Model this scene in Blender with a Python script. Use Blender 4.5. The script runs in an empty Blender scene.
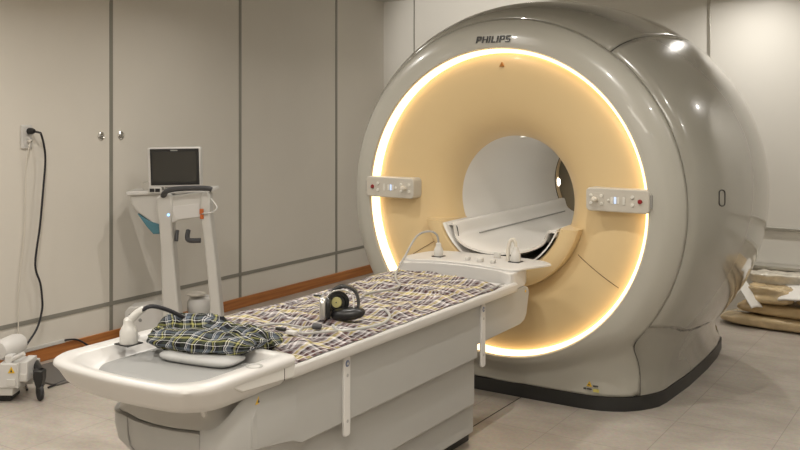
import bpy, bmesh, math, random
from mathutils import Vector, Matrix, noise
random.seed(7)
C = bpy.context.scene.collection
PI = math.pi
def R(d): return math.radians(d)

# ------------------------------------------------------------------ materials
def mat(name, col, rough=.5, metal=0, coat=0, emit=None, estr=0, bump=0, bscale=200, var=0, vscale=3, alpha=1, trans=0, spec=.5, sheen=0):
    m = bpy.data.materials.new(name); m.use_nodes = True
    nt = m.node_tree; b = nt.nodes['Principled BSDF']
    b.inputs['Base Color'].default_value = (*col, 1)
    b.inputs['Roughness'].default_value = rough; b.inputs['Metallic'].default_value = metal
    b.inputs['Coat Weight'].default_value = coat; b.inputs['Coat Roughness'].default_value = .06
    b.inputs['Specular IOR Level'].default_value = spec
    b.inputs['Transmission Weight'].default_value = trans
    b.inputs['Alpha'].default_value = alpha
    if emit: b.inputs['Emission Color'].default_value = (*emit, 1); b.inputs['Emission Strength'].default_value = estr
    tc = nt.nodes.new('ShaderNodeTexCoord')
    if var:
        n = nt.nodes.new('ShaderNodeTexNoise'); n.inputs['Scale'].default_value = vscale; n.inputs['Detail'].default_value = 6
        nt.links.new(tc.outputs['Object'], n.inputs['Vector'])
        r = nt.nodes.new('ShaderNodeValToRGB'); r.color_ramp.elements[0].position = .3; r.color_ramp.elements[1].position = .7
        r.color_ramp.elements[0].color = (*[c*(1-var) for c in col], 1); r.color_ramp.elements[1].color = (*[min(1, c*(1+var)) for c in col], 1)
        nt.links.new(n.outputs['Fac'], r.inputs['Fac']); nt.links.new(r.outputs['Color'], b.inputs['Base Color'])
    if bump:
        n = nt.nodes.new('ShaderNodeTexNoise'); n.inputs['Scale'].default_value = bscale; n.inputs['Detail'].default_value = 3
        nt.links.new(tc.outputs['Object'], n.inputs['Vector'])
        bp = nt.nodes.new('ShaderNodeBump'); bp.inputs['Strength'].default_value = bump; bp.inputs['Distance'].default_value = .002
        nt.links.new(n.outputs['Fac'], bp.inputs['Height']); nt.links.new(bp.outputs['Normal'], b.inputs['Normal'])
    return m

def mnode(nt, op, a, b=None, c=None):
    n = nt.nodes.new('ShaderNodeMath'); n.operation = op
    for i, v in enumerate((a, b, c)):
        if v is None: continue
        if isinstance(v, (int, float)): n.inputs[i].default_value = v
        else: nt.links.new(v, n.inputs[i])
    return n.outputs[0]

def floor_slab():
    m = bpy.data.materials.new('stone_tile'); m.use_nodes = True; nt = m.node_tree; b = nt.nodes['Principled BSDF']
    tc = nt.nodes.new('ShaderNodeTexCoord'); sp = nt.nodes.new('ShaderNodeSeparateXYZ'); nt.links.new(tc.outputs['Object'], sp.inputs[0])
    def seam(out, size, off, w):
        f = mnode(nt, 'FRACT', mnode(nt, 'DIVIDE', mnode(nt, 'SUBTRACT', out, off), size))
        d = mnode(nt, 'MINIMUM', f, mnode(nt, 'SUBTRACT', 1, f))
        return mnode(nt, 'LESS_THAN', d, w/size)
    s = mnode(nt, 'MAXIMUM', seam(sp.outputs['X'], .485, .435, .0018), seam(sp.outputs['Y'], .51, .173, .0018))
    n1 = nt.nodes.new('ShaderNodeTexNoise'); n1.inputs['Scale'].default_value = 2.2; n1.inputs['Detail'].default_value = 9; n1.inputs['Roughness'].default_value = .65; n1.inputs['Distortion'].default_value = .5
    mp = nt.nodes.new('ShaderNodeMapping'); mp.inputs['Scale'].default_value = (1, 1.8, 1)
    nt.links.new(tc.outputs['Object'], mp.inputs[0]); nt.links.new(mp.outputs[0], n1.inputs['Vector'])
    r = nt.nodes.new('ShaderNodeValToRGB'); e = r.color_ramp.elements
    e[0].position = .3; e[0].color = (.32, .28, .238, 1); e[1].position = .72; e[1].color = (.49, .445, .39, 1)
    nt.links.new(n1.outputs['Fac'], r.inputs['Fac'])
    n2 = nt.nodes.new('ShaderNodeTexNoise'); n2.inputs['Scale'].default_value = 60; n2.inputs['Detail'].default_value = 4
    nt.links.new(tc.outputs['Object'], n2.inputs['Vector'])
    mx = nt.nodes.new('ShaderNodeMix'); mx.data_type = 'RGBA'; mx.blend_type = 'OVERLAY'; mx.inputs[0].default_value = .25
    nt.links.new(r.outputs['Color'], mx.inputs[6]); nt.links.new(n2.outputs['Color'], mx.inputs[7])
    m2 = nt.nodes.new('ShaderNodeMix'); m2.data_type = 'RGBA'; m2.inputs[7].default_value = (.2, .165, .14, 1)
    nt.links.new(mnode(nt, 'MULTIPLY', s, .65), m2.inputs[0]); nt.links.new(mx.outputs[2], m2.inputs[6])
    nt.links.new(m2.outputs[2], b.inputs['Base Color']); b.inputs['Roughness'].default_value = .38
    bp = nt.nodes.new('ShaderNodeBump'); bp.inputs['Strength'].default_value = .15; bp.inputs['Distance'].default_value = .002
    nt.links.new(n1.outputs['Fac'], bp.inputs['Height']); nt.links.new(bp.outputs['Normal'], b.inputs['Normal'])
    return m

def wood_mat():
    m = bpy.data.materials.new('oak_wood'); m.use_nodes = True; nt = m.node_tree; b = nt.nodes['Principled BSDF']
    tc = nt.nodes.new('ShaderNodeTexCoord'); mp = nt.nodes.new('ShaderNodeMapping'); mp.inputs['Scale'].default_value = (20, 1.2, 30)
    n = nt.nodes.new('ShaderNodeTexNoise'); n.inputs['Scale'].default_value = 2; n.inputs['Detail'].default_value = 8
    nt.links.new(tc.outputs['Object'], mp.inputs[0]); nt.links.new(mp.outputs[0], n.inputs['Vector'])
    r = nt.nodes.new('ShaderNodeValToRGB'); e = r.color_ramp.elements
    e[0].position = .3; e[0].color = (.30, .10, .025, 1); e[1].position = .7; e[1].color = (.50, .20, .055, 1)
    nt.links.new(n.outputs['Fac'], r.inputs['Fac']); nt.links.new(r.outputs['Color'], b.inputs['Base Color']); b.inputs['Roughness'].default_value = .4
    return m

def plaid_mat(name, ustops, vstops, period, weave=.3, rough=.85):
    """woven check: two families of stripes averaged thread by thread, laid out in UV metres"""
    m = bpy.data.materials.new(name); m.use_nodes = True; nt = m.node_tree; b = nt.nodes['Principled BSDF']
    uv = nt.nodes.new('ShaderNodeUVMap'); sp = nt.nodes.new('ShaderNodeSeparateXYZ'); nt.links.new(uv.outputs[0], sp.inputs[0])
    cols = []
    for ax, stops, per in (('X', ustops, period[0]), ('Y', vstops, period[1])):
        f = mnode(nt, 'FRACT', mnode(nt, 'DIVIDE', sp.outputs[ax], per))
        r = nt.nodes.new('ShaderNodeValToRGB'); r.color_ramp.interpolation = 'CONSTANT'; e = r.color_ramp.elements
        e[0].position = 0; e[0].color = (*stops[0][1], 1); e[1].position = stops[1][0]; e[1].color = (*stops[1][1], 1)
        for p, c in stops[2:]:
            q = e.new(p); q.color = (*c, 1)
        nt.links.new(f, r.inputs['Fac']); cols.append(r.outputs['Color'])
    mx = nt.nodes.new('ShaderNodeMix'); mx.data_type = 'RGBA'; mx.inputs[0].default_value = .5
    nt.links.new(cols[0], mx.inputs[6]); nt.links.new(cols[1], mx.inputs[7])
    n = nt.nodes.new('ShaderNodeTexNoise'); n.inputs['Scale'].default_value = 900
    nt.links.new(uv.outputs[0], n.inputs['Vector'])
    m2 = nt.nodes.new('ShaderNodeMix'); m2.data_type = 'RGBA'; m2.blend_type = 'OVERLAY'; m2.inputs[0].default_value = weave
    nt.links.new(mx.outputs[2], m2.inputs[6]); nt.links.new(n.outputs['Color'], m2.inputs[7])
    nt.links.new(m2.outputs[2], b.inputs['Base Color']); b.inputs['Roughness'].default_value = rough
    b.inputs['Specular IOR Level'].default_value = .2
    return m

M = dict(
    wall=mat('wall_panel', (.66, .625, .56), .42, var=.025, vscale=1.5, bump=.05, bscale=300),
    backwall=mat('wall_back_paint', (.74, .72, .67), .3, bump=.04, bscale=200),
    ceil=mat('ceiling_paint', (.62, .60, .55), .8),
    strip=mat('anodised_strip', (.27, .26, .225), .45, metal=.2),
    strip2=mat('bright_strip', (.55, .53, .48), .28, metal=.7),
    wood=wood_mat(), floor=floor_slab(),
    shell=mat('gantry_lacquer_shaded', (.30, .29, .25), .24, coat=1),  # darker copy: the barrel's weaker lighting is put into the colour
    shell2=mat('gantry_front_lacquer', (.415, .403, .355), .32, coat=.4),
    core=mat('gantry_core', (.03, .028, .025), .8),
    skirt=mat('black_skirt', (.018, .018, .017), .4),
    dish=mat('flare_amber_lit', (.66, .50, .27), .42, coat=.1),  # warm tint of the ring light put into the base colour
    liner=mat('bore_liner', (.74, .72, .68), .28),
    bridge=mat('bridge_white', (.78, .76, .72), .3),
    glow=mat('light_ring_diffuser', (.9, .85, .75), .4, emit=(1, .70, .36), estr=2.8),
    panel=mat('panel_grey', (.50, .47, .41), .4), button=mat('button_grey', (.66, .64, .58), .35),
    knob=mat('joystick_ivory', (.62, .58, .5), .35), red=mat('stop_red', (.22, .01, .012), .3),
    lcd=mat('lcd_blue', (.5, .6, .8), .3, emit=(.55, .7, 1), estr=.6),
    white=mat('white_plastic', (.60, .585, .56), .32), white2=mat('ivory_plastic', (.56, .545, .51), .35),
    grey=mat('table_grey', (.37, .365, .345), .42), grey2=mat('table_grey_dark', (.28, .275, .26), .42),
    pad=mat('grey_vinyl', (.27, .27, .26), .55, bump=.1, bscale=400),
    black=mat('black_plastic', (.012, .012, .012), .38), rubber=mat('black_rubber', (.02, .02, .022), .6),
    cable=mat('black_cable', (.012, .012, .016), .4), gcable=mat('grey_cable', (.36, .35, .33), .45), wcable=mat('white_cable', (.6, .56, .49), .45),
    tube=mat('grey_tube', (.42, .42, .40), .3),
    silver=mat('silver_metal', (.6, .59, .56), .3, metal=.8), chrome=mat('chrome', (.7, .69, .66), .2, metal=1),
    cushion=mat('light_grey_vinyl', (.40, .40, .39), .5, bump=.1, bscale=400),
    foam=mat('yellow_foam', (.55, .50, .22), .9), teal=mat('teal_plastic', (.07, .19, .24), .4),
    screen=mat('dark_screen', (.035, .033, .028), .15), handle=mat('handle_grey', (.055, .055, .058), .5),
    seam=mat('flare_seam', (.10, .045, .015), .7), amber=mat('amber_mark', (.42, .17, .03), .5), orange=mat('orange_plug', (.5, .12, .02), .4), blue=mat('blue_badge', (.03, .07, .2), .4), led=mat('blue_led', (.2, .5, 1), .3, emit=(.2, .5, 1), estr=3),
    yellow=mat('warning_yellow', (.70, .44, .03), .5), lemon=mat('yellow_sticker', (.62, .55, .15), .5), letter=mat('dark_letter', (.035, .035, .035), .35),
    kraft=mat('folded_beige_pad', (.50, .36, .19), .5, var=.15, vscale=8), plastic=mat('clear_bag_plastic', (.60, .46, .27), .18, coat=.8, bump=.6, bscale=18, var=.2, vscale=9),
    clear=mat('crumpled_film', (.62, .57, .48), .2, coat=.7, bump=.8, bscale=25, var=.25, vscale=14), paper=mat('white_sheet', (.78, .76, .72), .5, bump=.2, bscale=20),
    lamp=mat('lamp_lens', (1, 1, 1), .4, emit=(1, .90, .76), estr=6),
    dim=mat('added_bore_lens', (.9, .9, .88), .4, emit=(1, .93, .82), estr=.9),
)
W_, G_, Y_, B_, K_ = (.58, .55, .54), (.20, .185, .19), (.48, .41, .16), (.065, .03, .028), (.015, .012, .014)
M['sheet'] = plaid_mat('pale_plaid',
    [(0, G_), (.12, B_), (.24, G_), (.30, W_), (.36, Y_), (.48, W_), (.56, K_), (.66, G_), (.74, W_), (.79, B_), (.90, W_)],
    [(0, W_), (.09, K_), (.19, (.22, .15, .14)), (.32, W_), (.38, Y_), (.52, W_), (.57, B_), (.68, G_), (.80, B_), (.88, G_)], (.10, .15))
D_, N_, S_, T_ = (.010, .011, .014), (.035, .042, .022), (.10, .12, .15), (.72, .72, .70)
M['shirt'] = plaid_mat('dark_plaid',
    [(0, D_), (.18, N_), (.34, D_), (.42, T_), (.455, D_), (.50, T_), (.53, S_), (.70, D_), (.78, (.36, .34, .13)), (.86, D_), (.93, T_), (.96, D_)],
    [(0, D_), (.16, S_), (.34, D_), (.40, T_), (.44, D_), (.56, (.34, .33, .12)), (.66, N_), (.80, D_), (.86, T_), (.895, D_)], (.075, .075), weave=.15)

# ------------------------------------------------------------------ object helpers
def tag(o, label=None, cat=None, group=None, kind=None):
    if label: o['label'] = label
    if cat: o['category'] = cat
    if group: o['group'] = group
    if kind: o['kind'] = kind
    return o
INV = {}
def thing(name, label, cat, loc=(0, 0, 0), rz=0, group=None, local=False):
    o = bpy.data.objects.new(name, None); C.objects.link(o); o.location = loc; o.rotation_euler = (0, 0, rz); o.empty_display_size = .1
    INV[o.name] = Matrix.Identity(4) if local else (Matrix.Translation(loc) @ Matrix.Rotation(rz, 4, 'Z')).inverted()
    return tag(o, label, cat, group)
def xf(o, parent):
    if parent is not None:
        o.parent = parent; base = INV[parent.name]; o.matrix_parent_inverse = base; INV[o.name] = Matrix.Identity(4) if parent.type == 'MESH' and False else base
    return o
def link(name, me, m, parent=None, bevel=0, seg=2, smooth=True, sub=0, solid=0, ang=35):
    me.materials.append(m)
    if smooth:
        for p in me.polygons: p.use_smooth = True
        me.set_sharp_from_angle(angle=R(ang))
    o = bpy.data.objects.new(name, me); C.objects.link(o)
    if parent is not None:
        o.parent = parent
        if parent.type == 'EMPTY': o.matrix_parent_inverse = INV[parent.name]
        # a mesh parent is in the same frame as its own mesh data
    if solid:
        s = o.modifiers.new('thick', 'SOLIDIFY'); s.thickness = solid; s.offset = -1
    if bevel:
        b = o.modifiers.new('bevel', 'BEVEL'); b.width = bevel; b.segments = seg; b.limit_method = 'ANGLE'; b.angle_limit = R(40)
        b.harden_normals = False
    if sub:
        s = o.modifiers.new('sub', 'SUBSURF'); s.levels = sub; s.render_levels = sub
    return o
def crom(pts, n=6, closed=False):
    P = [Vector(p) for p in pts]; out = []; L = len(P)
    for i in range(L if closed else L-1):
        if closed: a, b, c, d = P[(i-1) % L], P[i], P[(i+1) % L], P[(i+2) % L]
        else: a, b, c, d = P[max(i-1, 0)], P[i], P[i+1], P[min(i+2, L-1)]
        for k in range(n):
            t = k/n
            out.append(.5*((2*b)+(c-a)*t+(2*a-5*b+4*c-d)*t*t+(3*b-a-3*c+d)*t**3))
    if not closed: out.append(P[-1])
    return out
class MB:
    def __init__(s): s.v = []; s.f = []; s.uv = None
    def add(s, vs, fs):
        o = len(s.v); s.v += [tuple(v) for v in vs]; s.f += [tuple(i+o for i in f) for f in fs]; return s
    def box(s, x0, x1, y0, y1, z0, z1, M4=None):
        vs = [Vector((x, y, z)) for z in (z0, z1) for y in (y0, y1) for x in (x0, x1)]
        if M4 is not None: vs = [M4 @ v for v in vs]
        return s.add(vs, [(0, 2, 3, 1), (4, 5, 7, 6), (0, 1, 5, 4), (2, 6, 7, 3), (0, 4, 6, 2), (1, 3, 7, 5)])
    def prism(s, poly, axis, a, b, M4=None):
        """poly 2D list; axis 'z': (x,y); 'y': (x,z); 'x': (y,z)"""
        def mk(p, h):
            return {'z': (p[0], p[1], h), 'y': (p[0], h, p[1]), 'x': (h, p[0], p[1])}[axis]
        n = len(poly); vs = [Vector(mk(p, a)) for p in poly]+[Vector(mk(p, b)) for p in poly]
        if M4 is not None: vs = [M4 @ v for v in vs]
        return s.add(vs, [tuple(range(n))[::-1], tuple(range(n, 2*n))]+[(i, (i+1) % n, n+(i+1) % n, n+i) for i in range(n)])
    def tube(s, pts, r, n=10, sm=5, caps=True, taper=None, flat=1):
        P = crom(pts, sm) if sm > 1 else [Vector(p) for p in pts]
        prev = None; rings = []
        for i, p in enumerate(P):
            t = (P[min(i+1, len(P)-1)]-P[max(i-1, 0)]).normalized()
            if prev is None:
                u = t.cross(Vector((0, 0, 1)));
                if u.length < .1: u = t.cross(Vector((0, 1, 0)))
            else: u = prev-t*prev.dot(t)
            u.normalize(); prev = u; w = t.cross(u)
            rr = r if taper is None else r*(taper[0]+(taper[1]-taper[0])*i/(len(P)-1))
            rings.append([p+u*rr*math.cos(2*PI*k/n)+w*rr*flat*math.sin(2*PI*k/n) for k in range(n)])
        vs = [v for g in rings for v in g]; fs = []
        for i in range(len(P)-1):
            for k in range(n): fs.append((i*n+k, i*n+(k+1) % n, (i+1)*n+(k+1) % n, (i+1)*n+k))
        if caps: fs += [tuple(range(n))[::-1], tuple((len(P)-1)*n+k for k in range(n))]
        return s.add(vs, fs)
    def lathe(s, prof, c=(0, 0, 0), axis=(0, 0, 1), n=24, cap=True):
        ax = Vector(axis).normalized(); q = Vector((0, 0, 1)).rotation_difference(ax).to_matrix(); c = Vector(c); vs = []; fs = []
        for r, h in prof:
            for k in range(n):
                vs.append(c+q @ Vector((r*math.cos(2*PI*k/n), r*math.sin(2*PI*k/n), h)))
        for i in range(len(prof)-1):
            for k in range(n): fs.append((i*n+k, i*n+(k+1) % n, (i+1)*n+(k+1) % n, (i+1)*n+k))
        if cap: fs += [tuple(range(n))[::-1], tuple((len(prof)-1)*n+k for k in range(n))]
        return s.add(vs, fs)
    def loft(s, loops, cap0=True, cap1=True):
        n = len(loops[0]); vs = [p for l in loops for p in l]; fs = []
        for i in range(len(loops)-1):
            for k in range(n): fs.append((i*n+k, i*n+(k+1) % n, (i+1)*n+(k+1) % n, (i+1)*n+k))
        if cap0: fs.append(tuple(range(n))[::-1])
        if cap1: fs.append(tuple((len(loops)-1)*n+k for k in range(n)))
        return s.add(vs, fs)
    def grid(s, rows):
        n = len(rows[0]); vs = [p for r in rows for p in r]; fs = []
        for i in range(len(rows)-1):
            for k in range(n-1): fs.append((i*n+k, i*n+k+1, (i+1)*n+k+1, (i+1)*n+k))
        return s.add(vs, fs)
    def mesh(s, name, fix=True, weld=False):
        me = bpy.data.meshes.new(name); me.from_pydata([tuple(v) for v in s.v], [], s.f)
        if fix or weld:
            bm = bmesh.new(); bm.from_mesh(me); bmesh.ops.remove_doubles(bm, verts=bm.verts, dist=1e-5)
            if fix: bmesh.ops.recalc_face_normals(bm, faces=bm.faces)
            bm.to_mesh(me); bm.free()
        me.update(); return me
    def build(s, name, m, parent=None, fix=True, **k): return link(name, s.mesh(name, fix), m, parent, **k)
def rrect(x0, x1, y0, y1, r, n=5):
    out = []
    for cx, cy, a in ((x1-r, y1-r, 0), (x0+r, y1-r, 90), (x0+r, y0+r, 180), (x1-r, y0+r, 270)):
        for k in range(n+1):
            t = R(a+90*k/n); out.append((cx+r*math.cos(t), cy+r*math.sin(t)))
    return out
def interp(tab, x):
    if x <= tab[0][0]: return tab[0][1]
    for (a, b), (c, d) in zip(tab, tab[1:]):
        if x <= c: return b+(d-b)*(x-a)/(c-a)
    return tab[-1][1]
def sinterp(tab, x):
    """smooth (Hermite) table lookup"""
    n = len(tab)
    if x <= tab[0][0]: return tab[0][1]
    if x >= tab[-1][0]: return tab[-1][1]
    for i in range(n-1):
        if x <= tab[i+1][0]:
            x0, y0 = tab[i]; x1, y1 = tab[i+1]; h = x1-x0
            def sl(j):
                if j == 0: return (tab[1][1]-tab[0][1])/(tab[1][0]-tab[0][0])
                if j == n-1: return (tab[-1][1]-tab[-2][1])/(tab[-1][0]-tab[-2][0])
                return (tab[j+1][1]-tab[j-1][1])/(tab[j+1][0]-tab[j-1][0])
            m0, m1 = sl(i)*h, sl(i+1)*h; t = (x-x0)/h
            return (2*t**3-3*t*t+1)*y0+(t**3-2*t*t+t)*m0+(-2*t**3+3*t*t)*y1+(t**3-t*t)*m1
def sstep(a, b, x):
    t = max(0, min(1, (x-a)/(b-a))); return t*t*(3-2*t)

# ------------------------------------------------------------------ camera
CAM = Vector((2.29, -4.52, 1.6)); YAW = 32.8; F = 930
cd = bpy.data.cameras.new('camera'); co = bpy.data.objects.new('camera', cd); C.objects.link(co); bpy.context.scene.camera = co
co.location = CAM; co.rotation_euler = (R(90), 0, R(YAW)); cd.sensor_width = 36; cd.lens = 36*F/800; cd.shift_y = -(225-104)/800; cd.clip_start = .05

# ------------------------------------------------------------------ the setting
X0, X1, Y0, Y1, ZC = -2.72, 3.6, -6.4, 2.96, 2.59
def struct(name, mb, m, **k): return tag(mb.build(name, m, **k), kind='structure')
struct('floor', MB().box(X0-.1, X1+.1, Y0-.1, Y1+.1, -.1, 0), M['floor'], smooth=False)
struct('ceiling', MB().box(X0-.1, X1+.1, Y0-.1, Y1+.1, ZC, ZC+.1), M['ceil'], smooth=False)
struct('wall_left', MB().box(X0-.1, X0, Y0, Y1, 0, ZC), M['wall'], smooth=False)
struct('wall_back', MB().box(X0-.1, X1+.1, Y1, Y1+.1, 0, ZC), M['backwall'], smooth=False)
struct('wall_right', MB().box(X1, X1+.1, Y0, Y1, 0, ZC), M['backwall'], smooth=False)
struct('wall_front', MB().box(X0-.1, X1+.1, Y0-.1, Y0, 0, ZC), M['backwall'], smooth=False)
struct('baseboard_left', MB().box(X0, X0+.016, Y0, Y1, 0, .082), M['wood'], bevel=.003, smooth=False)
n = 0
for y in (-1.586-1.26*3, -1.586-1.26*2, -1.586-1.26, -1.586, -.325, .936, 2.196):
    n += 1; struct('trim_%d' % n, MB().box(X0, X0+.003, y-.014, y+.014, .082, ZC), M['strip'], smooth=False)
n += 1; struct('trim_%d' % n, MB().box(X0, X0+.005, Y0, Y1, .25, .276), M['strip'], smooth=False)
for x in (-2.37,):
    n += 1; struct('trim_%d' % n, MB().box(x-.006, x+.006, Y1-.003, Y1, 0, ZC), M['strip'], smooth=False)
n += 1; struct('trim_%d' % n, MB().box(.352, .378, Y1-.006, Y1, .66, ZC), M['strip2'], bevel=.002)
n += 1; struct('trim_%d' % n, MB().box(.5, X1, Y1-.02, Y1, .635, .665), M['strip2'], bevel=.006)
n += 1; struct('trim_%d' % n, MB().box(.3, X1, Y1-.13, Y1, 0, .36), M['backwall'], bevel=.008)
n += 1; struct('trim_%d' % n, MB().box(.3, X1, Y1-.15, Y1-.002, .362, .392), M['strip2'], bevel=.006)
n += 1; struct('trim_%d' % n, MB().box(.0935, .0985, -3, .1, -.01, .0012), M['core'], smooth=False)   # cable trench line in the floor

# recessed downlights
def downlight(x, y, power, size=.045, spot=None):
    t = thing('ceiling_light', 'small round recessed downlight in the ceiling', 'ceiling light', (x, y, ZC), group='recessed downlights', local=True)
    MB().lathe([(.04, 0), (.062, 0), (.064, -.006), (.045, -.008), (.04, 0)], n=28, cap=False).build('rim', M['white2'], t)
    MB().lathe([(.001, -.002), (.040, -.002)], n=24, cap=False).build('lens', M['lamp'], t)
    ld = bpy.data.lights.new('downlight', 'AREA'); ld.shape = 'DISK'; ld.size = size; ld.energy = power; ld.color = (1, .955, .89); ld.spread = R(150)
    lo = bpy.data.objects.new('downlight_lamp', ld); C.objects.link(lo); lo.location = (x, y, ZC-.012)
LIGHTS = [(-1.7, -1.7, 14), (-1.6, -.1, 9), (-.4, -1.0, 10), (.9, -1.0, 13), (2.9, .6, 8), (2.0, -.2, 5), (-.6, -3.0, 13), (1.2, -2.8, 11), (2.6, -2.6, 9), (.0, -4.8, 13), (2.2, -5.2, 11), (-1.8, -3.6, 16), (.75, 2.40, 11), (-.9, 2.38, 12), (2.2, 2.45, 9)]
for x, y, p in LIGHTS: downlight(x, y, p)
t = thing('added_spotlight', 'small white ceiling spotlight added out of view to brighten the far wall', 'ceiling light', (-1.25, .7, ZC), local=True)  # unseen spotlight added to brighten the left strip of the back wall
MB().lathe([(.001, 0), (.05, 0), (.05, -.02), (.012, -.024), (.012, -.06)], n=24, cap=False).build('mount', M['white2'], t)
aim = (Vector((-1.75, 2.96, 2.12))-Vector((-1.25, .7, 2.49))).normalized()
MB().lathe([(.001, -.05), (.035, -.05), (.04, .05), (.034, .05), (.03, .03), (.001, .03)], c=(0, 0, -.09), axis=aim, n=24, cap=False).build('head', M['white2'], t)
ld = bpy.data.lights.new('spotlight', 'SPOT'); ld.energy = 120; ld.spot_size = R(50); ld.spot_blend = .6; ld.shadow_soft_size = .03; ld.color = (1, .955, .89)
lo = bpy.data.objects.new('added_spotlight_lamp', ld); C.objects.link(lo); lo.location = Vector((-1.25, .7, 2.50))+aim*.07; lo.rotation_euler = aim.to_track_quat('-Z', 'Y').to_euler()
# broad ceiling panel added out of view as key light behind the camera
t = thing('added_panel_light', 'large square frosted light panel added unseen behind the camera as key light', 'ceiling light', (1.5, -4.0, ZC), local=True)
MB().box(-.62, .62, -.62, .62, -.02, 0).build('frame', M['white2'], t, bevel=.004)
MB().box(-.6, .6, -.6, .6, -.024, -.0205).build('diffuser', M['lamp'], t, smooth=False)
ld = bpy.data.lights.new('panel', 'AREA'); ld.size = 1.2; ld.energy = 22; ld.color = (1, .965, .92)
lo = bpy.data.objects.new('added_panel_lamp', ld); C.objects.link(lo); lo.location = (1.5, -4.0, ZC-.03)

# wall fittings
for y, lab, a in ((-.408, 'round chrome panel lock left of the grey vertical wall strip', 'ring'), (-.241, 'round chrome panel lock right of the grey vertical wall strip', 'ring')):
    t = thing('panel_lock', lab, 'lock', (X0, y, 1.386), group='round panel locks', local=True)
    MB().lathe([(.001, 0), (.026, 0), (.028, .004), (.022, .008), (.019, .005), (.001, .005)], axis=(1, 0, 0), cap=False).build('escutcheon', M['chrome'], t)
    MB().lathe([(.001, .004), (.012, .004), (.012, .010), (.001, .0105)], axis=(1, 0, 0), cap=False).build('cylinder', M['silver'], t)
    MB().box(.0105, .0112, -.002, .002, -.008, .006).build('keyhole', M['black'], t, smooth=False)
t = thing('wall_socket', 'white double wall socket on the beige panel wall', 'socket', (X0, -.975, 1.40), local=True)
MB().prism(rrect(-.038, .038, -.072, .072, .008), 'x', 0, .012).build('plate', M['white'], t, bevel=.003)
for z in (-.034, .034): MB().lathe([(.027, .0125), (.025, .014), (.022, .0125)], c=(0, 0, z), axis=(1, 0, 0), cap=False).build('socket_ring', M['white2'], t)
t = thing('power_cable', 'long black power cable plugged into the upper socket, hanging in curves', 'cable', (X0, -.95, 0))
xw = X0+.05
pts = [(X0+.03, -.953, 1.434), (xw+.02, -.93, 1.425), (xw, -.904, 1.415), (xw, -.884, 1.35), (xw, -.873, 1.252), (xw, -.889, 1.068), (xw, -.911, .854), (xw, -.945, .62), (xw, -.91, .5), (xw, -.897, .41), (xw, -.897, .33), (xw, -.935, .22), (X0+.05, -1.029, .11), (X0+.12, -1.12, .03), (X0+.3, -1.2, .012), (-2.25, -1.3, .012)]
MB().tube(pts, .0065, 8).build('cord', M['cable'], t)
MB().lathe([(.001, .012), (.018, .012), (.021, .02), (.02, .04), (.012, .058), (.001, .06)], c=(X0, -.967, 1.434), axis=(1, .2, 0), cap=False).build('plug', M['black'], t)
t = thing('white_cord', 'thin white cord hanging straight down from the lower socket', 'cable', (X0, -.98, 0))
MB().tube([(X0+.03, -.965, 1.372), (X0+.034, -.978, 1.33), (X0+.016, -.985, 1.2), (X0+.012, -.99, .86), (X0+.012, -1.03, .48), (X0+.02, -1.04, .15)], .004, 6).build('cord', M['wcable'], t)
MB().lathe([(.001, .012), (.012, .013), (.012, .034), (.005, .04)], c=(X0, -.965, 1.372), axis=(1, 0, 0), cap=False).build('plug', M['wcable'], t)
tag(MB().box(X0+.0005, X0+.02, -1.6, -.70, .083, .105).build('cable_trunking', M['white2'], bevel=.003), 'narrow white cable trunking running on top of the wooden baseboard', 'cable trunking')
tag(MB().tube([(X0+.02, -.71, .10), (X0+.03, -.62, .085), (X0+.06, -.55, .03), (X0+.16, -.58, .01), (X0+.3, -.75, .008), (X0+.45, -.95, .008), (-2.2, -1.2, .008)], .006, 8).build('floor_cable', M['cable']), 'black cable leaving the trunking and running over the floor by the baseboard', 'cable')

# ------------------------------------------------------------------ MRI scanner
ZI = 1.07
g = thing('mri_scanner', 'huge greige MRI scanner with glowing amber bore ring', 'mri scanner', (0, .95, 0))
PROF = [(.1, 1.0), (.14, 1.034), (.2, 1.064), (.3, 1.096), (.42, 1.119), (.55, 1.135), (.7, 1.147), (.85, 1.154), (1.0, 1.156), (1.2, 1.150), (1.35, 1.135), (1.48, 1.10), (1.6, 1.05), (1.72, .97), (1.8, .90), (1.85, .81)]
def RB(y): return sinterp(PROF, y)
ZCUT = [(.1, .47), (.25, .447), (.35, .410), (.5, .382), (.75, .362), (1.0, .344), (1.3, .30), (1.7, .25), (1.85, .34)]
def thend(y):
    return math.acos(max(-1, min(1, (interp(ZCUT, y)-ZI)/RB(y))))
def cyl(y, th, r=None):
    r = RB(y) if r is None else r
    return (r*math.sin(th), y, ZI+r*math.cos(th))
GAP = .0035
CX = [(0, .105), (.45, .108), (.55, .128), (.62, .16), (.67, .195), (.715, .245), (.80, .26)]
def edge_y(th):
    z = ZI+math.cos(th); x = abs(math.sin(th)); w = 1-sstep(.18, .44, z)
    return .1*(1-w)+w*sinterp(CX, x) if z < .44 else .1
def cover(name, y0, y1, t0, t1, m, flip=1, N=56, K=22):
    rows = []
    for i in range(K+1):
        y = y0+(y1-y0)*i/K
        a = t0; b = thend(y) if t1 is None else t1
        d = GAP/RB(y)
        row = []
        for k in range(N+1):
            th = a+d+(b-a-2*d)*k/N; q = (y1-y)/(y1-y0)
            row.append(cyl(y+(edge_y(th)-.1)*q*q*q, flip*th))
        rows.append(row)
    if flip < 0: rows = [r[::-1] for r in rows]
    mb = MB().grid([r[::-1] for r in rows])
    me = mb.mesh(name, fix=False)
    # ensure outward normals
    c = me.polygons[len(me.polygons)//2]; ctr = Vector(c.center); out = Vector((ctr.x, 0, ctr.z-ZI))
    if c.normal.dot(out) < 0: me.flip_normals()
    o = link(name, me, m, g, solid=.009, ang=60); return o
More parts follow.
